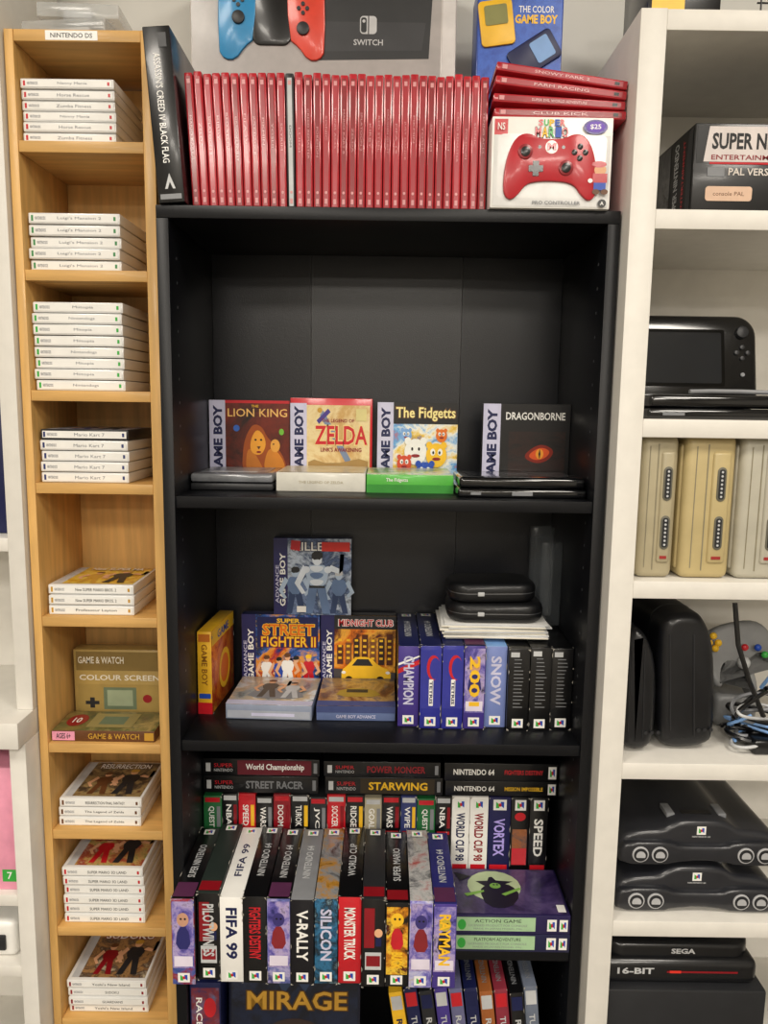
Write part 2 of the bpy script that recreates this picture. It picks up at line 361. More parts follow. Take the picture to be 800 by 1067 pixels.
# red cases lying
b=B()
for i,(za,yaw,tl,dx) in enumerate(((.3622,1,0.4,0),(.3738,-1,3.2,.000),(.3858,1,5.6,-.001),(.3980,0,7.4,.000))):
    b.M=Matrix.Translation((.300+dx,.055,za))@Matrix.Rotation(math.radians(yaw),4,'Z')@Matrix.Rotation(math.radians(tl),4,'Y')
    b.box(-.168,0,-.052,.052,0,.0106,rp,.0018)
    d=b.front(-.162,-.006,.0022,.0084,-.052); d.rect(0,0,1,1,ins[i]); d.txt(('CLUB KICK','SUPER EVIL WORLD ADVENTURE','FARM RACING','SNOWY PARK 2')[i],.5,.5,.45,.5,mat('#e8c8c8'),bold=0); d.rect(.01,.1,.05,.9,pl); d.rect(.93,.2,.97,.8,black)
b.M=Matrix(); b.done('game_case_stack')
# console box
b=B(); b.box(-.287,.094,.150,.235,.2508,.64,mat('#c9c4c0',.4,coat=.2),.002)
d=D(b,(0,.1497,0),X,Z,1,1)
d.rect(-.285,.255,.072,.64,mat('#aeaaa8',.35,coat=.3)); d.rect(.074,.255,.092,.64,mat('#d8d6d4'))
d.P([(-.115,.488),(.055,.492),(.062,.64),(-.12,.64)],mat('#2c2d2f',.4)); d.P([(-.105,.500),(.045,.503),(.050,.54),(-.105,.54)],mat('#3a3b3e',.4))
d.txt('SWITCH',-.032,.513,.042,.008,lgrey); d.P(rrect(-.032,.536,.024,.024,.005),lgrey); d.P(rrect(-.0385,.536,.008,.020,.003),mat('#2c2d2f',.4)); d.rect(-.0325,.524,-.0310,.548,mat('#2c2d2f',.4)); d.ell(-.0385,.541,.0022,.0022,lgrey)
F=frame(Vector((0,.1495,0)),X,Z)
b.prism(rrect(-.170,.572,.056,.130,.012),F,.003,black,.0015)
b.prism(chai([(-.244,.64),(-.247,.50),(-.238,.487),(-.222,.487),(-.208,.505),(-.194,.515),(-.190,.64)],1),F,.0040,mat('#1f8fc8',.35,coat=.3),.0015)
b.prism(chai([(-.150,.64),(-.146,.515),(-.132,.505),(-.118,.487),(-.102,.487),(-.093,.50),(-.096,.64)],1),F,.0040,mat('#e2452e',.35,coat=.3),.0015)
F=frame(Vector((0,.1450,0)),X,Z)
for c_ in ((-.217,.542),(-.125,.528)): b.prism(circ(c_[0],c_[1],.009),F,.003,dgrey,.001)
for a,c in ((0,1),(1,0),(-1,0),(0,-1)):
    b.prism(circ(-.217+a*.006,.565+c*.006,.0028,n=10),F,.001,dgrey); b.prism(circ(-.125+a*.006,.555+c*.006,.0028,n=10),F,.001,dgrey)
b.done('game_console_box')
b=B(); b.box(.122,.243,.135,.2,.2508,.585,mat('#2c4fa8',.35,coat=.3),.0015)
d=D(b,(0,.1347,0),X,Z,1,1); d.rect(.124,.255,.241,.583,art(['#1c3c98','#3f6ccc','#2a50b0'],30))
d.txt('THE COLOR',.205,.553,.05,.009,white); d.txt('GAME BOY',.205,.540,.06,.012,yel,bold=.04)
d.rect(.16,.30,.20,.36,yel)
F=frame(Vector((0,.1340,0)),X,Z)
b.M=lean(.16,.13,.52,'Y',-8); b.prism(rrect(.151,.535,.048,.06,.006),F,.003,yel,.001); b.prism(rrect(.151,.545,.032,.026,.003),frame(Vector((0,.1308,0)),X,Z),.0006,mat('#8a8a50'))
b.M=lean(.205,.13,.50,'Y',58); b.prism(rrect(.21,.495,.042,.07,.006),F,.003,navy,.001); b.prism(rrect(.21,.508,.03,.028,.003),frame(Vector((0,.1308,0)),X,Z),.0006,lblue)
b.M=Matrix(); b.done('handheld_console_box')

# ---------- compartment 1
def gbstrip(d,bg,tx,label='GAME BOY'):
    d.rect(0,0,.20,1,bg); d.txt(label,.105,.50,.115,.88,tx,90,bold=.045)
def stand(x0,x1,y,zb,h,body):
    b=B()
    b.box(x0,x1,y,y+.022,zb+.0003,zb+h,body,.001)
    return b,b.front(x0,x1,zb+.0003,zb+h,y)
S1=-.128
b,d=stand(-.2825,-.1535,.207,S1,.131,black)
d.rect(.2,0,1,1,art(['#140808','#5a1a0a','#7a240e','#200a08'],16)); gbstrip(d,lav,navy)
d.rect(.2,.965,1,1,red); d.txt('THE',.57,.93,.09,.03,yel); d.txt('LION KING',.60,.85,.74,.10,mat('#f0c070'),bold=.01)
d.P(chai([(.40,.10),(.42,.45),(.47,.60),(.55,.72),(.66,.68),(.72,.55),(.80,.48),(.94,.30),(.98,.05),(.6,.02)],2),mat('#a8521a'))
d.P(chai([(.45,.1),(.46,.38),(.52,.42),(.60,.30),(.7,.1)],2),mat('#c87a28'))
d.P(chai([(.51,.36),(.51,.52),(.59,.66),(.68,.58),(.71,.45),(.64,.32)],2),mat('#f0a838')); d.ell(.575,.52,.014,.012,black);d.ell(.645,.52,.014,.012,black);d.P([(.59,.44),(.64,.44),(.615,.40)],brown); d.ell(.615,.37,.03,.012,dred)
d.P(chai([(.66,.10),(.72,.42),(.84,.40),(.96,.2),(.9,.04)],2),mat('#d88a2c')); d.ell(.82,.45,.06,.08,mat('#e8a848')); d.ell(.80,.47,.01,.01,black); d.ell(.90,.62,.03,.04,mat('#7ac040')); d.ell(.34,.66,.04,.04,mat('#3a6ac0'))
b.done('handheld_game_box')
b,d=stand(-.1515,-.0205,.200,S1,.136,red)
d.rect(.2,.05,.97,.92,art(['#d0b070','#e6d4a4','#c8a060','#e0c890'],12)); d.rect(0,0,.2,.94,lav); d.txt('GAME BOY',.105,.49,.115,.84,navy,90,bold=.045)
d.P([(.36,.80),(.40,.86),(.74,.28),(.68,.24)],mat('#7c8ca8')); d.P([(.32,.74),(.46,.88),(.49,.84),(.35,.70)],purple); d.ell(.36,.86,.03,.03,gold)
d.txt('THE LEGEND OF',.58,.74,.4,.04,dred); d.otxt('ZELDA',.62,.57,.64,.22,red,mat('#e8d090')); d.txt("LINK'S AWAKENING",.62,.40,.5,.05,dred); d.rect(.8,.74,.93,.88,mat('#d8cc90')); d.P(chai([(.22,.1),(.22,.3),(.5,.22),(.95,.32),(.95,.1)],1),mat('#a88850'))
b.done('handheld_game_box')
b,d=stand(-.0125,.1165,.207,S1,.131,navy)
d.rect(.2,0,1,1,art(['#2050a8','#e8c030','#f0f0e8','#60a8e0','#c85028'],24)); gbstrip(d,lav,navy); d.rect(.2,.74,1,1,black); d.otxt('The Fidgetts',.60,.86,.74,.17,mat('#f8e8a0'),brown)
for (a,c,r_,m_) in ((.36,.60,.07,lblue),(.80,.60,.07,org),(.48,.40,.14,white),(.74,.36,.13,yel),(.34,.25,.09,mat('#d05030')),(.6,.14,.12,blue)):
    d.ell(a,c,r_,r_*1.15,m_); d.ell(a-r_*.7,c+r_*.95,r_*.3,r_*.35,m_,10); d.ell(a+r_*.7,c+r_*.95,r_*.3,r_*.35,m_,10); d.ell(a-r_*.35,c+r_*.3,r_*.24,r_*.34,white,10); d.ell(a+r_*.35,c+r_*.3,r_*.24,r_*.34,white,10); d.ell(a-r_*.3,c+r_*.25,r_*.1,r_*.16,black,8); d.ell(a+r_*.3,c+r_*.25,r_*.1,r_*.16,black,8); d.ell(a,c-r_*.35,r_*.4,r_*.15,dred,10)
b.done('handheld_game_box')
b,d=stand(.150,.2832,.150,S1,.131,black)
d.rect(.0,0,1,1,mat('#131214',.35,coat=.3)); gbstrip(d,lav,navy); d.txt('DRAGONBORNE',.60,.86,.68,.09,white,bold=.02)
d.rect(.3,.1,.95,.68,art(['#060606','#1c1414','#2e1814','#0a0808'],26,st=(1,1,3)))
d.P(chai([(.46,.38),(.58,.50),(.70,.54),(.84,.46),(.76,.34),(.62,.30)],2),mat('#8a2410')); d.P(chai([(.52,.39),(.60,.47),(.70,.50),(.79,.45),(.73,.37),(.62,.34)],2),mat('#e05a20')); d.ell(.66,.42,.045,.06,mat('#f0a030')); d.P([(.66,.485),(.648,.42),(.66,.355),(.672,.42)],black)
b.done('handheld_game_box')
# flat items
sg=mat('#76787c',.2,coat=.7,var=.3,scale=25)
b=B(); b.box(-.2825,-.162,.078,.200,S1+.0003,S1+.011,dgrey,.003); b.box(-.2825,-.162,.078,.200,S1+.0118,S1+.025,sg,.004)
d=b.top(-.278,-.167,.083,.195,S1+.025); d.P(rrect(.5,.5,.9,.86,.06),art(['#505256','#a4a8ac','#606468'],20)); d.rect(.2,.1,.8,.3,lgrey)
b.done('handheld_console_case')
b=B(); b.box(-.1575,-.0275,.078,.198,S1+.0003,S1+.028,mat('#d8d6cc',.4,coat=.3),.0012); d=b.top(-.1575,-.0275,.078,.198,S1+.028); d.rect(.02,.02,.98,.98,art(['#ece6d2','#dccb9c','#f4f0e0'],20)); d=b.front(-.1575,-.0275,S1,S1+.028,.078); d.txt('THE LEGEND OF ZELDA',.5,.5,.5,.14,mat('#b8b09a')); b.done('handheld_game_box')
b=B(); b.box(-.0262,.1005,.078,.200,S1+.0003,S1+.027,mat('#58b848',.4,coat=.3),.0012,fm={'T':art(['#306aa8','#9cd060','#e8e8d0','#58a0c0'],30)}); d=b.front(-.0262,.1005,S1,S1+.027,.078); d.rect(0,0,1,.45,mat('#3a9438')); d.txt('The Fidgetts',.35,.68,.25,.24,white); b.done('handheld_game_box')
b=B(); gbk=mat('#0c0d10',.12,coat=.8)
b.box(.1025,.2825,.030,.140,S1+.0003,S1+.013,gbk,.004,3); b.box(.1045,.2805,.032,.140,S1+.0135,S1+.029,gbk,.005,3); b.tube([(.12,.142,S1+.018),(.26,.142,S1+.018)],.006,dgrey)
d=b.top(.110,.275,.040,.130,S1+.029); d.P(rrect(.5,.5,.9,.8,.06),mat('#2c3038',.1,coat=.8)); d.txt('NINTENDO',.5,.5,.2,.1,grey); d=b.front(.1025,.2825,S1,S1+.013,.030); d.rect(.42,.3,.58,.7,grey); d.rect(.1,.35,.18,.65,grey)
b.done('handheld_console')

# ---------- compartment 2
S2=-.478
def gba(d):
    d.rect(0,0,.18,1,mat('#26255e',.35,coat=.3)); d.txt('GAME BOY',.115,.46,.075,.70,white,90,bold=.03); d.txt('ADVANCE',.045,.40,.045,.5,lav,90)
b,d=stand(-.2345,-.1045,.2065,S2,.129,navy)
d.rect(.18,0,1,1,art(['#1a2c70','#c03818','#e8a030','#2860b0','#181838','#d8c0a0'],24)); gba(d)
d.rect(.20,.56,.98,.97,mat('#182058',.35,coat=.3)); d.txt('SUPER',.6,.92,.3,.06,yel,bold=.04); d.otxt('STREET',.6,.80,.66,.15,org,yel); d.otxt('FIGHTER II',.6,.64,.70,.14,yel,dred)
for cx_,h_,a_,c_ in ((.32,.42,white,brown),(.86,.44,red,yel),(.48,.40,blue,black),(.70,.42,org,black),(.59,.46,white,brown)): d.fig(cx_,.03,h_,a_,skin,c_,R.randint(0,1))
b.done('handheld_game_box')
b,d=stand(-.1025,.0225,.2065,S2,.129,black)
d.rect(0,0,1,1,art(['#401810','#e07818','#f0b040','#602010','#202030'],18)); gba(d)
d.rect(.18,.82,1,1,dgrey); d.otxt('MIDNIGHT CLUB',.6,.905,.72,.09,red,white)
for i in range(7):
    a=.22+i*.11; hh=R.uniform(.6,.8); d.P([(a,.35),(a+.08,.35),(a+.08,hh),(a,hh)],mat(('#5a2c18','#80502c','#3a2420')[i%3]))
    for q in range(4): d.rect(a+.015,.42+q*.08,a+.06,.45+q*.08,yel)
d.P([(.18,0),(1,0),(1,.25),(.18,.3)],mat('#4a4648'))
d.P(chai([(.28,.12),(.94,.12),(.94,.28),(.78,.34),(.66,.46),(.46,.46),(.36,.34),(.28,.28)],1),yel); d.P([(.42,.34),(.70,.34),(.64,.43),(.49,.43)],dgrey); d.ell(.38,.12,.065,.08,black); d.ell(.80,.12,.065,.08,black); d.ell(.38,.12,.03,.04,lgrey); d.ell(.80,.12,.03,.04,lgrey); d.ell(.31,.25,.03,.02,white); d.ell(.90,.25,.03,.02,white)
b.done('handheld_game_box')
b,d=stand(-.1805,-.0525,.2065,S2+.1292,.129,navy)
d.rect(0,0,1,1,art(['#142038','#7c90b8','#34486c','#c4d0e0','#101828'],26)); gba(d)
ar=mat('#b4c6dc',.3,coat=.3); ar2=mat('#6a82a8',.3); ar3=mat('#e0e8f2',.3)
d.fig(.84,.02,.56,ar2,ar,lgrey,0,mat('#34466c')); d.fig(.28,.02,.60,ar2,ar,dgrey,0,mat('#34466c'))
d.fig(.56,.02,.80,ar,ar3,dgrey,1,ar2)
for q in range(3): d.P(chai([(.47,.42+q*.09),(.55,.38+q*.09),(.64,.42+q*.09),(.64,.47+q*.09),(.47,.47+q*.09)],1),(ar3,ar2,ar3)[q])
d.ell(.53,.74,.012,.012,black,8); d.ell(.59,.74,.012,.012,black,8); d.ell(.42,.60,.05,.045,ar3); d.ell(.70,.60,.05,.045,ar3); d.rect(.46,.36,.66,.39,dgrey)
d.otxt('KILLER',.50,.90,.5,.11,white,navy); d.P([(.22,.86),(.34,.84),(.35,.97),(.23,.98)],red); d.rect(.62,.84,.98,.96,mat('#e03a30')); d.rect(.3,.04,.42,.12,white)
b.done('handheld_game_box')
# angled box
b=B(); b.M=lean(-.283,.10,S2,'Z',-4)
b.box(-.2825,-.2600,.098,.223,S2+.0003,S2+.131,mat('#e6b42c',.4,coat=.2),.001,fm={'R':art(['#b03818','#e08028','#a82818','#e8b030'],20)})
d=b.front(-.2825,-.2600,S2,S2+.131,.098); d.rect(0,0,1,.14,red); d.P(rrect(.5,.22,.8,.06,.02),blue); d.txt('GAME BOY',.5,.6,.4,.5,mat('#8a5a10'),-90); d.rect(.1,.88,.9,.97,mat('#c07020'))
d=b.right(.098,.223,S2,S2+.131,-.2600); d.rect(.0,.82,1,1,yel); d.ell(.55,.4,.25,.25,yel); d.ell(.55,.4,.18,.18,org); d.txt('GAME',.5,.9,.5,.1,blue); d.wear(scuff)
b.M=Matrix(); b.done('handheld_game_box')
lg=mat('#a9adb8',.2,coat=.6)
b=B(); b.M=lean(-.17,.1,S2,'Z',-2); b.box(-.236,-.1045,.078,.198,S2+.0003,S2+.024,mat('#8f98ac',.25,coat=.5),.0012,fm={'T':art(['#3a4048','#9aa0a0','#c8b090','#e0e4e8','#50606c'],16)}); d=b.front(-.236,-.1045,S2,S2+.024,.078); d.rect(.02,.1,.98,.6,lg); d.rect(.3,.25,.8,.45,lav)
d=b.top(-.236,-.1045,.078,.198,S2+.024); d.rect(0,0,1,.14,lav); d.P(chai([(.15,.2),(.9,.2),(.8,.5),(.3,.6)],1),grey); d.fig(.42,.25,.6,mat('#5a5248'),skin,brown,1); d.fig(.7,.22,.55,lgrey,skin,black,0); b.M=Matrix(); b.done('handheld_game_box')
b=B(); b.box(-.0985,.0215,.078,.198,S2+.0003,S2+.024,mat('#6a7aa4',.25,coat=.5),.0012,fm={'T':art(['#302c38','#8a5a30','#c8a060','#585060','#b0b0b8'],16)}); d=b.front(-.0985,.0215,S2,S2+.024,.078); d.rect(0,.55,1,1,mat('#45507e')); d.txt('GAME BOY ADVANCE',.5,.3,.5,.22,lav)
d=b.top(-.0985,.0215,.078,.198,S2+.024); d.rect(0,0,1,.16,mat('#505a90')); d.P(chai([(.2,.3),(.85,.3),(.7,.6),(.3,.6)],1),mat('#b89a40')); d.rect(.36,.45,.64,.56,dgrey); b.done('handheld_game_box')
# cartridge box rows
def logo(d,cx,cy,w,h):
    d.rect(cx-w,cy-h,cx+w,cy+h,white); d.P([(cx-w*.6,cy-h*.6),(cx-w*.1,cy-h*.6),(cx-w*.1,cy+h*.1),(cx-w*.6,cy+h*.6)],green); d.P([(cx+w*.1,cy-h*.1),(cx+w*.6,cy-h*.6),(cx+w*.6,cy+h*.6),(cx+w*.1,cy+h*.6)],blue); d.rect(cx-w*.2,cy-h*.3,cx+w*.2,cy+h*.3,red)
ph=lambda a,w=0: art(a,42,w=w)
def carts(specs,x0,w,y0,dep,zb,h,name):
    b=B()
    for i,(mf,mt,t,tc,t2,kind) in enumerate(specs):
        xa=x0+i*w+.0003; xb=xa+w-.0008; yj=y0+R.uniform(-.005,.005)
        zz=zb+h+R.uniform(-.003,.002)
        b.box(xa,xb,yj,yj+dep,zb+.0003,zz,mf,.0009,fm={'T':mt,'R':black,'L':black})
        d=b.front(xa,xb,zb,zz,yj)
        if kind=='photo':
            d.rect(.04,.2,.96,.97,ph(['#2c2a6c','#6a60b0','#b8a8d0','#202040'],i)); m_=mat(('#c89a80','#403878','#c8b040')[i%3]); d.ell(.5,.76,.26,.08,m_); d.P(chai([(.15,.42),(.85,.42),(.72,.68),(.28,.68)],1),mat(('#303070','#8a2a30','#28284a')[i%3])); d.ell(.42,.77,.05,.012,black,8); d.ell(.6,.77,.05,.012,black,8); d.rect(.1,.22,.9,.34,mat('#e0d8e8'))
        if kind=='stripe': d.P([(.0,.66),(1,.78),(1,.84),(0,.72)],red); d.P([(0,.76),(1,.87),(1,.89),(0,.79)],white)
        if kind=='ship': d.rect(.03,.25,.97,.95,mat('#3a3e9c',.35)); d.ell(.62,.74,.32,.15,red); d.ell(.70,.73,.26,.13,mat('#3a3e9c',.35)); d.rect(.42,.28,.62,.6,white); d.txt('TETRIS',.52,.44,.14,.28,navy,-90,bold=.03)
        if kind=='list':
            for q in range(14): d.rect(.26,.28+q*.045,.26+R.uniform(.3,.5),.290+q*.045,grey)
            d.rect(.1,.90,.5,.96,lgrey)
        if kind=='flame':
            d.rect(.04,.15,.96,.95,ph(['#1a1008','#c88018','#f0c840','#5a2010','#201810'],i)); d.ell(.5,.8,.28,.08,yel); d.P(chai([(.2,.45),(.8,.45),(.7,.7),(.3,.7)],1),red); d.ell(.4,.81,.05,.015,black,8); d.ell(.6,.81,.05,.015,black,8); d.txt('BUCK',.5,.32,.5,.2,yel,-90,bold=.05)
        if kind=='band': d.rect(.1,.45,.55,.9,dred); d.rect(.15,.2,.85,.4,lgrey); d.rect(.2,.24,.8,.36,dred); d.ell(.72,.62,.18,.05,skin); d.rect(.6,.47,.85,.57,navy)
        if t: d.txt(t,.5,.58,.50,.60,tc,-90,bold=.03)
        logo(d,.5,.09,.26,.055); d.wear(scuff,4)
        d=b.top(xa,xb,yj,yj+dep,zz)
        if t2: d.txt(t2,.5,.50,.34,.46,(navy if mt is white else lgrey),90,bold=.015)
        logo(d,.5,.93,.25,.04)
        if kind in('band','flame'): d.rect(.05,.03,.95,.15,dred)
        if kind=='photo' and t2: d.rect(.05,.02,.95,.2,mat('#5a2c50'))
        d.wear(scuff,4)
    return b.done(name)
shp=mat('#34389a',.3,coat=.4)
carts([(purple,navy,'CHAMPION',lav,'NINTENDO 64','stripe'),(shp,navy,'',white,'NINTENDO 64','ship'),(shp,navy,'',white,'NINTENDO 64','ship'),(mat('#4a3c90',.35,coat=.3),navy,'2001',yel,'RACER','photo'),(mat('#7c8cc4',.35,coat=.3),lblue,'SNOW',lav,'','stripe0'),(black,black,'',white,'','list'),(black,black,'',white,'','list'),(black,black,'',white,'','list')],
   .0240,.0324,.058,.178,S2,.127,'game_box_row')
S2b=S2+.130
b=B()
for i in range(9):
    b.M=Matrix.Translation((.175+R.uniform(-.006,.006)-.001*i,.135+R.uniform(-.004,.004),S2b+.0005+i*.0026))@Matrix.Rotation(math.radians(R.uniform(-4,4)),4,'Z')
    b.box(-.078,.078,-.055,.055,0,.0023,paper if i%2 else lgrey,.0005,fm={'T':white})
b.M=Matrix(); b.done('manual_booklet_stack')
z=S2b+.0245; cl=mat('#0b0c0f',.5,var=.2,scale=400,bump=.2,coat=.2)
def pouch(x0,x1,y0,y1,z,h,rot):
    b=B(); b.M=lean((x0+x1)/2,(y0+y1)/2,z,'Z',rot); cx,cy=(x0+x1)/2,(y0+y1)/2; w,l=x1-x0,y1-y0
    F=frame(Vector((cx,cy,z+h/2+.0008)),X,Y); b.prism(rrect(0,0,w,l,.030,8),F,h/2-.001,cl,.010,4)
    F=frame(Vector((cx,cy,z+h/2-.0008)),X,-Y); b.prism(rrect(0,0,w,l,.030,8),F,h/2-.001,cl,.010,4)
    b.prism(rrect(0,0,w-.0015,l-.0015,.030,8),frame(Vector((cx,cy,z+h/2-.001)),X,Y),.002,mat('#8a8c90',.3,metal=.6))
    b.box(cx-w*.2,cx-w*.2+.010,y0-.003,y0+.002,z+h/2-.003,z+h/2+.003,lgrey,.001)
    b.M=Matrix(); b.done('zip_carrying_case')
pouch(.098,.244,.080,.175,z,.030,0)
pouch(.098,.232,.083,.170,z+.0302,.030,4)
b=B(); c2=mat('#aab2b8',.1,alpha=.12,coat=.6); b.box(.250,.2830,.16,.22,S2b,S2b+.135,c2,.001); b.box(.245,.283,.222,.236,S2b,S2b+.15,c2,.001); b.done('clear_plastic_protector')

# ---------- compartment 3
S3=-.80
carts([
 (ph(['#1c2a70','#5868b0','#a02828','#a0a0c8'],2),black,'',white,'SUPER NINTENDO','photo'),
 (black,mat('#26302c'),'PILOTWINGS',lgrey,'','band'),
 (white,white,'FIFA 99',navy,'FIFA 99','x'),
 (black,black,'FIGHTERS DESTINY',red,'NINTENDO 64',''),
 (ph(['#2a2a60','#6870b0','#b8b0d8','#404080'],3),black,'',white,'NINTENDO 64','photo'),
 (mat('#14141c',.3,coat=.3),grey,'V-RALLY',white,'NINTENDO 64',''),
 (ph(['#183858','#3878a0','#101820','#80a0b0'],5),ph(['#3a2c28','#888c90','#b08030','#202020'],6),'SILICON',lav,'',''),
 (red,black,'MONSTER TRUCK',white,'WORLD CUP',''),
 (black,dgrey,'',red,'','band'),
 (black,black,'',white,'SUPER MARIO','flame'),
 (ph(['#5048a0','#8078c8','#c8c8e8','#c8a840'],8),ph(['#a02828','#b8b8b8','#30303a'],9),'',white,'','photo'),
 (mat('#4c3c90',.35,coat=.3),mat('#2c2c70'),'RAYMAN',yel,'NINTENDO 64','photo')],
 -.2835,.0326,-.068,.176,S3,.130,'game_box_row')
# rear vertical row
b=B(); y0=.118; xx=-.2825
rear=[(mat('#1f6a38'),'QUEST',.030),(black,'NBA',.026),(red,'SPEED',.028),(black,'WARS',.028),(dred,'DOOM',.028),(black,'TUROK',.03),(dgrey,'JVC',.028),(red,'SOCCER',.03),(black,'RIDGE',.03),(mat('#b0a890'),'GOAL',.028),(black,'WARS',.03),(mat('#303a70'),'WIPE',.026)]
i=0
while xx<.093:
    m_,t,w_=rear[i%12]
    zt_=S3+.180-(0.0 if i%3 else .004)
    b.box(xx,xx+w_-.0006,y0,y0+.118,S3+.0003,zt_,m_,.0009)
    d=b.front(xx,xx+w_-.0006,S3,zt_,y0); d.txt(t,.42,.80,.34,.20,white,-90,bold=.02); d.rect(.1,.94,.9,.985,lgrey if i%2 else red); d.rect(.1,.64,.9,.67,red); d.rect(.72,.70,.92,.90,(grey,dred,yel)[i%3]); d.wear(scuff,3)
    xx+=w_; i+=1
for m_,t,w_,tc in ((white,'WORLD CUP 98',.029,navy),(white,'WORLD CUP 98',.030,dred),(mat('#1c1c50'),'VORTEX',.036,mat('#b8a8f0')),(black,'',.030,white),(black,'SPEED',.030,white)):
    w_=min(w_,.2832-xx)
    b.box(xx,xx+w_-.0006,y0,y0+.118,S3+.0003,S3+.180,m_,.0009)
    d=b.front(xx,xx+w_-.0006,S3,S3+.18,y0)
    if t: d.txt(t,.5,.62,.5,.46 if len(t)>6 else .36,tc,-90,bold=.03)
    else: d.rect(.1,.45,.9,.7,ph(['#202020','#a06030','#404850'],11)); d.ell(.5,.82,.3,.04,red)
    logo(d,.5,.93,.3,.05); d.rect(.1,.52 if not t else .30,.9,.36,red); d.wear(scuff,3)
    xx+=w_
b.done('game_box_row')
def flat(x0,x1,z,th,m,t,tc,bgt=None,y=.120):
    b.box(x0,x1,y,y+.115,z+.0003,z+th-.0004,m,.0009)
    d=b.front(x0,x1,z,z+th,y)
    if bgt: d.rect(.3,.08,.93,.92,bgt)
    d.txt(t,.62,.5,.50,.45,tc,bold=.03); d.rect(.03,.25,.07,.75,lgrey); d.txt('SUPER',.18,.62,.16,.22,red,bold=0); d.txt('NINTENDO',.18,.34,.16,.18,lgrey,bold=0); d.rect(.95,.2,.98,.8,grey)
zt=S3+.1805
b=B()
flat(-.2825,-.099,zt,.029,black,'STREET RACER',grey); flat(-.2835,-.097,zt+.029,.029,black,"World Championship",white,mat('#6a1828'))
flat(-.088,.100,zt,.030,black,'STARWING',yel,mat('#3a3020')); flat(-.090,.096,zt+.030,.026,black,'POWER MONGER',dred)
b.done('game_box_stack')
b=B()
def flatn(x0,x1,z,th,t,tc):
    b.box(x0,x1,.120,.235,z+.0003,z+th-.0004,black,.0009); d=b.front(x0,x1,z,z+th,.120); d.txt('NINTENDO 64',.26,.5,.36,.34,white,bold=.03); d.txt(t,.70,.5,.34,.26,tc,bold=.02); logo(d,.95,.5,.035,.35)
flatn(.104,.283,zt,.026,'MISSION IMPOSSIBLE',yel); flatn(.102,.283,zt+.026,.030,'FIGHTERS DESTINY',red)
b.done('game_box_stack')
# flat boxes right front
b=B(); 
b.box(.112,.2830,.0,.113,S3+.0003,S3+.029,mat('#26264a',.3,coat=.3),.001); b.box(.110,.2825,.0,.113,S3+.0295,S3+.060,mat('#2c2452',.3,coat=.3),.001)
d=b.top(.110,.2825,.0,.113,S3+.060); d.rect(.02,.02,.98,.98,art(['#17122e','#3a2c5c','#5a4a78','#1e1a34'],14)); d.ell(.40,.60,.24,.34,mat('#b8c8a0')); 
d.P(chai([(.30,.15),(.26,.5),(.33,.62),(.38,.85),(.45,.66),(.56,.62),(.62,.4),(.5,.12)],1),mat('#171226')); d.P([(.31,.60),(.24,.70),(.42,.72),(.58,.70),(.48,.62)],mat('#171226')); d.ell(.41,.60,.05,.06,mat('#7fae50')); d.ell(.40,.62,.01,.015,black); d.ell(.43,.62,.01,.015,black)
d.P([(.45,.42),(.62,.56),(.64,.53),(.48,.38)],mat('#7fae50')); d.P([(.12,.42),(.30,.50),(.30,.46),(.14,.36)],mat('#7fae50')); d.P([(.05,.9),(.2,.8),(.1,.7)],mat('#0e0a1a')); d.rect(.9,.05,.97,.2,white)
for z_,t in ((S3,'PLATFORM ADVENTURE'),(S3+.0295,'ACTION GAME')):
    d=b.front(.111,.2826,z_+.002,z_+.028,.0); d.rect(.02,.1,.70,.95,mat('#a8c8a0')); d.txt(t,.38,.72,.4,.2,dgrey,bold=0); d.txt('LICENSED PRODUCT FOR CONSOLE',.38,.45,.5,.13,grey,bold=0); d.txt('MADE IN JAPAN MODEL PAL',.38,.24,.42,.12,grey,bold=0); d.P(circ(.07,.5,.035,.32),green); logo(d,.84,.5,.04,.36); logo(d,.94,.5,.035,.36)
b.done('game_box_stack')

# ---------- compartment 4
S4=-1.03
b=B(); b.M=lean(0,.03,S4,'X',-4)
b.box(-.228,-.026,.022,.052,S4+.003,S4+.180,mat('#181c30',.3,coat=.3),.001)
d=b.front(-.228,-.026,S4+.003,S4+.180,.022); d.rect(.02,.02,.98,.98,art(['#0c0e18','#182440','#101420','#2c3858'],12)); d.P([(.3,.98),(.42,.72),(.50,.86),(.58,.74),(.7,.98)],mat('#31405c'))
d.otxt('MIRAGE',.52,.66,.76,.17,gold,mat('#5a3c10')); d.ell(.5,.3,.25,.2,mat('#3a2c28'))
b.M=Matrix(); b.done('game_box')
b=B(); b.box(-.2825,-.236,.01,.13,S4+.0003,S4+.165,navy,.001); d=b.front(-.2825,-.236,S4,S4+.165,.01); d.rect(.05,.5,.95,.95,ph(['#203060','#803038','#607098'],14)); d.txt('RACE',.3,.7,.2,.3,white,-90); d.ell(.65,.75,.2,.1,red); b.done('game_box')
b=B()
cs=[yel,navy,dgrey,purple,mat('#6c6c90'),navy,mat('#a06030'),mat('#8a3040'),black,mat('#6c7484')]
for i in range(10):
    xx=.042+i*.0215; b.M=lean(xx,.02,S4+.0005,'Y',-9+.4*i); yj=R.uniform(0,.01); zz=S4+.165+R.uniform(-.004,.002)
    b.box(xx,xx+.0198,yj,.12,S4+.0015,zz,cs[i],.001); d=b.front(xx,xx+.0198,S4,zz,yj); d.rect(.1,.82,.9,.96,(lgrey,red,navy)[i%3]); d.txt('TURRICAN' if i%2 else 'RACING',.5,.5,.45,.45,(navy if i==0 else lgrey),-90,bold=.02); d.wear(scuff,3)
    d=b.top(xx,xx+.0198,yj,.12,zz); d.txt('NINTENDO',.5,.4,.4,.5,grey,90)
b.M=Matrix(); b.done('game_box_row')

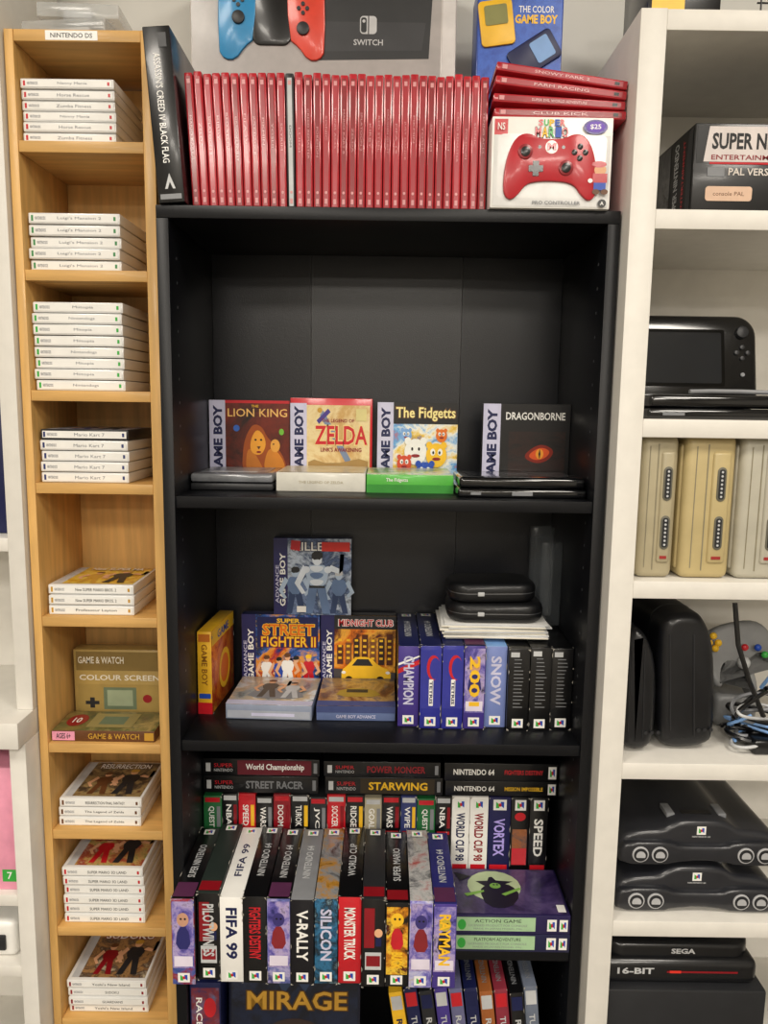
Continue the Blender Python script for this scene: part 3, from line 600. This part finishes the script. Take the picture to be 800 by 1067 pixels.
# ---------- right bookcase contents
T1=.247
b=B(); bx0,bx1,by0,by1=.389,.72,.0,.165; z0,z1=T1+.0003,T1+.112
b.box(bx0,bx1,by0,by1,z0,z1,mat('#141416',.35,coat=.3),.0015)
d=D(b,(0,by0-.0003,0),X,Z,1,1); d.rect(bx0+.004,z0+.065,bx1-.01,z1-.004,mat('#d8cfcc')); d.P([(bx0+.003,z0+.064),(bx0+.012,z0+.064),(bx0+.018,z1-.003),(bx0+.003,z1-.003)],mat('#141416',.35,coat=.3))
d.txt('SUPER NINTENDO',bx0+.098,z0+.090,.152,.020,mat('#141416'),bold=.03); d.txt('ENTERTAINMENT SYSTEM',bx0+.093,z0+.0705,.142,.006,dred,bold=.01)
d.rect(bx0+.02,z0+.062,bx1-.01,z0+.0645,red)
d.txt('PAL VERSION',bx0+.082,z0+.053,.074,.009,mat('#d8d0c8'),bold=.02); d.rect(bx0+.018,z0+.047,bx0+.040,z0+.058,grey); d.P(rrect(bx0+.047,z0+.026,.060,.018,.004),mat('#d8b8a0')); d.txt('console PAL',bx0+.047,z0+.026,.040,.005,brown,bold=0)
d.rect(bx0+.20,z0+.006,bx0+.32,z0+.056,art(['#303034','#707074','#9c9ca0'],20))
d=b.left(by0,by1,z0,z1,bx0); d.rect(.03,.04,.5,.96,art(['#202024','#5c5c60','#7a7a7c','#2c2c30'],20)); d.txt('SUPER NINTENDO',.64,.5,.09,.85,lgrey,90,bold=.03); d.txt('ENTERTAINMENT',.80,.5,.04,.8,red,90); d.rect(.88,.04,.97,.96,dgrey)
b.done('game_console_box')
# gamepad
T2=-.0142
b=B(); b.M=lean(0,.075,T2,'X',-12)
F=frame(Vector((.434,.092,T2+.084)),X,Z)
b.prism(rrect(0,-.006,.200,.146,.030,8),F,.018,gbk,.006,3)
F=frame(Vector((.434,.0740,T2+.084)),X,Z); b.prism(rrect(-.012,.004,.130,.084,.004),frame(Vector((.434,.0742,T2+.084)),X,Z),.0004,mat('#050506',.1)); b.prism(rrect(-.012,.004,.120,.074,.003),F,.0008,mat('#1a1e24',.06,coat=1))
for a,c in ((0,1),(1,0),(0,-1),(-1,0)): b.prism(circ(.078+a*.008,.012+c*.008,.0035,n=12),F,.0025,dgrey,.0008)
b.prism(circ(.078,.042,.009),F,.005,dgrey,.002); b.prism(circ(.078,-.02,.003,n=10),F,.002,grey)
b.M=Matrix(); b.done('tablet_game_controller')
b=B(); b.box(.343,.535,-.022,.052,T2+.0003,T2+.014,gbk,.005,3); b.box(.346,.532,-.018,.052,T2+.0145,T2+.032,gbk,.006,3); b.tube([(.37,.055,T2+.022),(.51,.055,T2+.022)],.007,dgrey)
d=b.top(.352,.527,-.01,.045,T2+.032); d.P(rrect(.5,.5,.94,.86,.05),mat('#1b1e24',.05,coat=1)); b.tube([(.40,-.010,T2+.036),(.43,-.006,T2+.037),(.47,-.004,T2+.037),(.51,-.010,T2+.036)],.003,grey); d=b.front(.343,.535,T2,T2+.014,-.022); d.rect(.1,.35,.25,.6,grey)
b.done('handheld_console')
# consoles on their side
T3=-.230
def vcon(xc,w,col,yf=-.01,name='retro_game_console'):
    b=B(); m_=mat(col,.45,var=.05,coat=.1); dk=mat('#8d8670',.5)
    b.box(xc-w/2,xc+w/2,yf,yf+.225,T3+.0005,T3+.195,m_,.010,4)
    b.box(xc-w/2-.003,xc-w/2+.012,yf+.012,yf+.21,T3+.012,T3+.183,m_,.004,3)
    b.box(xc-w*.08,xc-w*.08+.0015,yf-.0006,yf+.01,T3+.012,T3+.183,dk)
    b.box(xc-w*.30,xc-w*.30+.0012,yf-.0005,yf+.01,T3+.015,T3+.180,dk)
    b.box(xc+w*.02,xc+w*.38,yf-.0035,yf+.01,T3+.022,T3+.173,m_,.004,3)
    pd=mat('#6a685c',.4)
    for q in (0,1):
        F=frame(Vector((xc+w*.20,yf-.0034,T3+.064+q*.066)),X,Z); b.prism(rrect(0,0,.012,.046,.006),F,.0012,pd,.0004)
        F=frame(Vector((xc+w*.20,yf-.0046,T3+.064+q*.066)),X,Z)
        b.prism(rrect(0,0,.0075,.040,.003),F,.0004,dgrey)
        F=frame(Vector((xc+w*.20,yf-.0050,T3+.064+q*.066)),X,Z)
        for k in range(7): b.prism(circ(0,-.0165+k*.0055,.0016,n=8),F,.0004,lgrey)
    for k in range(8): b.box(xc-w/2-.0038,xc-w/2-.002,yf+.05+k*.012,yf+.056+k*.012,T3+.04,T3+.15,dk)
    b.box(xc+w*.10,xc+w*.28,yf-.0045,yf-.003,T3+.028,T3+.032,mat('#a03030'))
    return b.done(name)
vcon(.368,.050,'#b0a68a'); vcon(.436,.068,'#bfae80'); vcon(.508,.062,'#b9b5a6'); vcon(.58,.068,'#c0bcae')
# big black consoles
T4=-.488
def slabc(xc,w,h,yf,ln,name='black_game_console'):
    b=B(); b.M=lean(xc,0,T4,'Y',ln); zz=T4+.004
    F=frame(Vector((xc,yf+.2,zz+h/2)),X,Z)
    p=chai([(-w/2,-h/2+.02),(-w/2+.012,-h/2),(w/2-.012,-h/2),(w/2,-h/2+.02),(w/2,h/2-.05),(w/2-.016,h/2-.008),(w/2-.03,h/2),(-w/2+.02,h/2),(-w/2+.004,h/2-.02)],2)
    b.prism(p,F,.2,mat('#131418',.38,coat=.2,var=.2),.014,4)
    b.prism([(x*1.01,y*1.004) for x,y in p],frame(Vector((xc,yf+.054,zz+h/2)),X,Z),.003,black)
    b.box(xc-w*.3,xc-w*.28,yf-.001,yf+.1,zz+.03,zz+h-.03,dgrey); b.box(xc+w*.1,xc+w*.12,yf-.001,yf+.1,zz+.02,zz+h-.03,dgrey)
    for k in range(3): b.prism(circ(xc+w*.18+k*.009,zz+.028,.0028,n=10),frame(Vector((0,yf+.0005,0)),X,Z),.002,dgrey)
    b.M=Matrix(); return b.done(name)
slabc(.366,.052,.178,.0,-2); slabc(.440,.084,.200,.01,-4)
# controller & cables
cg=mat('#8a8b8c',.4)
b=B()
pts=chai([(-.07,.03),(-.04,.055),(.04,.055),(.07,.03),(.075,-.03),(.055,-.05),(.04,-.01),(.015,-.015),(.010,-.07),(-.010,-.07),(-.015,-.015),(-.04,-.01),(-.055,-.05),(-.075,-.03)][::-1],2)
b.prism([(x*.8,y*.9) for x,y in pts],frame(Vector((.553,.125,T4+.108)),X,Z)@Matrix.Rotation(math.radians(-20),4,'X')@Matrix.Rotation(math.radians(15),4,'Z'),.022,cg,.007,3)
for a,c,m_ in ((-.047,.036,yel),(-.040,.026,yel),(-.054,.026,yel),(-.045,.018,yel),(.02,.02,blue),(.03,.01,green),(0,.02,red)): b.ball((.553+a,.098+.3*(c-.02),T4+.108+c),.0055,m_,(1,.8,1))
b.ball((.553,.098,T4+.104),.010,lgrey)
b.box(.515,.58,.095,.16,T4+.0005,T4+.052,cg,.01,3)
b.done('game_controller')
b=B()
for k,(m_,r_) in enumerate(((lgrey,.0024),(black,.0035),(lblue,.0024),(black,.003),(grey,.0028),(black,.0035))):
    pts=[]
    for i in range(70):
        t=i/69; a=t*6.28*2.2+k; pts.append((.545+.040*math.cos(a)+.004*k*t,.02+.020*math.sin(a*1.3+k)+.006*k,T4+.006+r_+.070*(1-t)*(.55+.45*math.sin(a*.5+k))+.002*k))
    b.tube(pts,r_,m_,6)
b.tube([(.548,.03,T4+.09),(.552,.0,T4+.13),(.545,-.005,T4+.10),(.553,-.012,T4+.06),(.56,-.01,T4+.012)],.0026,lblue,6)
b.tube([(.51,.05,T4+.21),(.515,.04,T4+.15),(.53,.03,T4+.1),(.55,.02,T4+.05)],.0035,black,6)
b.box(.53,.57,.0,.03,T4+.0005,T4+.022,black,.004,3)
b.done('cable_pile')
# rounded consoles with 4 ports
T5=-.727
def n64(z,xc,yf,name='cartridge_game_console'):
    b=B(); m_=mat('#2a2b30',.32,coat=.25,var=.1); yb=yf+.18
    F=frame(Vector((xc,yb,z)),X,Z); L=.18
    h=[(0,.0665),(.03,.066),(.045,.060),(.055,.052),(.085,.050),(.108,.046),(.120,.030),(.122,.008),(.112,.004)]
    p=h+[(-x,y) for x,y in reversed(h) if x>0]; b.prism(chai(p[::-1],1),F,L,m_,.008,3)
    h=[(0,.032),(.035,.032),(.045,.038),(.11,.038),(.120,.024),(.118,.002),(.050,.002),(.038,.006),(0,.010)]
    p=h+[(-x,y) for x,y in reversed(h) if x>0]; b.prism(chai(p[::-1],1),frame(Vector((xc,yf+.01,z)),X,Z),.020,m_,.005,3)
    rg=mat('#b4b5b8',.35); F1=frame(Vector((xc,yf-.0098,z)),X,Z)
    for a in (-.090,-.062,.062,.090):
        b.prism(circ(a,.020,.0120),F1,.0020,rg,.0006); b.prism(circ(a,.020,.0098),frame(Vector((xc,yf-.0119,z)),X,Z),.0006,dgrey); b.prism([(a+q[0],.019+q[1]) for q in [(math.cos(t)*.0068,max(-.003,math.sin(t)*.0068)) for t in [i*math.pi/8 for i in range(16)]]],frame(Vector((xc,yf-.0126,z)),X,Z),.0006,rg)
    d=D(b,(xc-.011,yf-.0003,z+.040),X,Z,.022,.020); logo(d,.5,.6,.3,.32); d.txt('NINTENDO 64',.5,.14,1.2,.13,lgrey)
    b.box(xc-.022,xc+.022,yf+.02,yf+.03,z+.0660,z+.0672,black)
    for sx in (-1,1): b.box(xc+sx*.038-.006,xc+sx*.038+.006,yf+.02,yf+.05,z+.060,z+.067,grey,.001)
    for sx in (-1,1): b.box(xc+sx*.09-.02,xc+sx*.09+.02,yf+.02,yf+.16,z+.0005,z+.008,black)
    return b.done(name)
n64(T5,.463,.0); n64(T5+.0685,.467,.006)
# 16 bit console
T6=-1.0
b=B(); m_=mat('#16171a',.3,coat=.4); xc=.445
b.box(xc-.12,xc+.13,-.01,.22,T6+.0005,T6+.150,dgrey,.004)
b.box(xc-.112,xc+.120,.0,.2,T6+.1503,T6+.190,m_,.012,4)
b.prism(rrect(0,0,.222,.18,.03,8),frame(Vector((xc+.004,.10,T6+.188)),X,Y),.022,m_,.008,4)
b.prism(circ(0,0,.074,n=48),frame(Vector((xc+.01,.10,T6+.209)),X,Y),.014,m_,.005,3); b.prism(circ(0,0,.054,n=48),frame(Vector((xc+.01,.10,T6+.223)),X,Y),.003,gbk,.001)
b.box(xc-.02,xc+.04,.085,.115,T6+.224,T6+.228,dgrey,.001)
d=b.front(xc-.10,xc+.11,T6+.160,T6+.186,.0); d.txt('16-BIT',.18,.5,.26,.40,lgrey,bold=.03); d.rect(.40,.40,.9,.52,dred); d.rect(.42,.38,.5,.54,mat('#e03a2c'))
d=D(b,(xc-.02,.0085,T6+.193),X,Z,.06,.012); d.txt('SEGA',.5,.5,.6,.7,lgrey,bold=.04)
b.tube([(xc+.11,.08,T6+.20),(xc+.13,.05,T6+.235),(xc+.15,.03,T6+.225),(xc+.16,.02,T6+.18),(xc+.15,.01,T6+.1)],.005,black)
b.done('cartridge_game_console')
b=B(); b.box(.335,.43,.05,.16,.4793,.60,black,.002); d=b.front(.335,.43,.4793,.60,.05); d.rect(.05,.05,.5,.5,yel); d.rect(.05,.5,.6,.9,red); b.done('cardboard_box')
b=B()
for i in range(14): b.tube([(.46+.02*i,.0,.482),(.46+.02*i,.0,.56)],.0012,dgrey,5)
for i in range(5): b.tube([(.455,.0,.482+.018*i),(.725,.0,.482+.018*i)],.0012,dgrey,5)
for i in range(14): b.tube([(.46+.02*i,.0,.482),(.46+.02*i,.18,.482)],.0012,dgrey,5)
b.done('wire_basket')

# ---------- camera, world
cam=bpy.data.cameras.new('camera'); co=bpy.data.objects.new('camera',cam); sc.collection.objects.link(co)
cam.sensor_fit='VERTICAL'; cam.sensor_height=24; cam.lens=24*800/1067; cam.clip_start=.01
co.matrix_world=Matrix.Translation((0,-1.034,EYE))@Matrix.Rotation(math.radians(82),4,'X')@Matrix.Rotation(math.radians(.8),4,'Z')
sc.camera=co
w=bpy.data.worlds.new('world'); sc.world=w; w.use_nodes=True; w.node_tree.nodes['Background'].inputs[0].default_value=(.8,.85,.9,1); w.node_tree.nodes['Background'].inputs[1].default_value=.3
sc.view_settings.view_transform='Standard'
sc.view_settings.gamma=.93
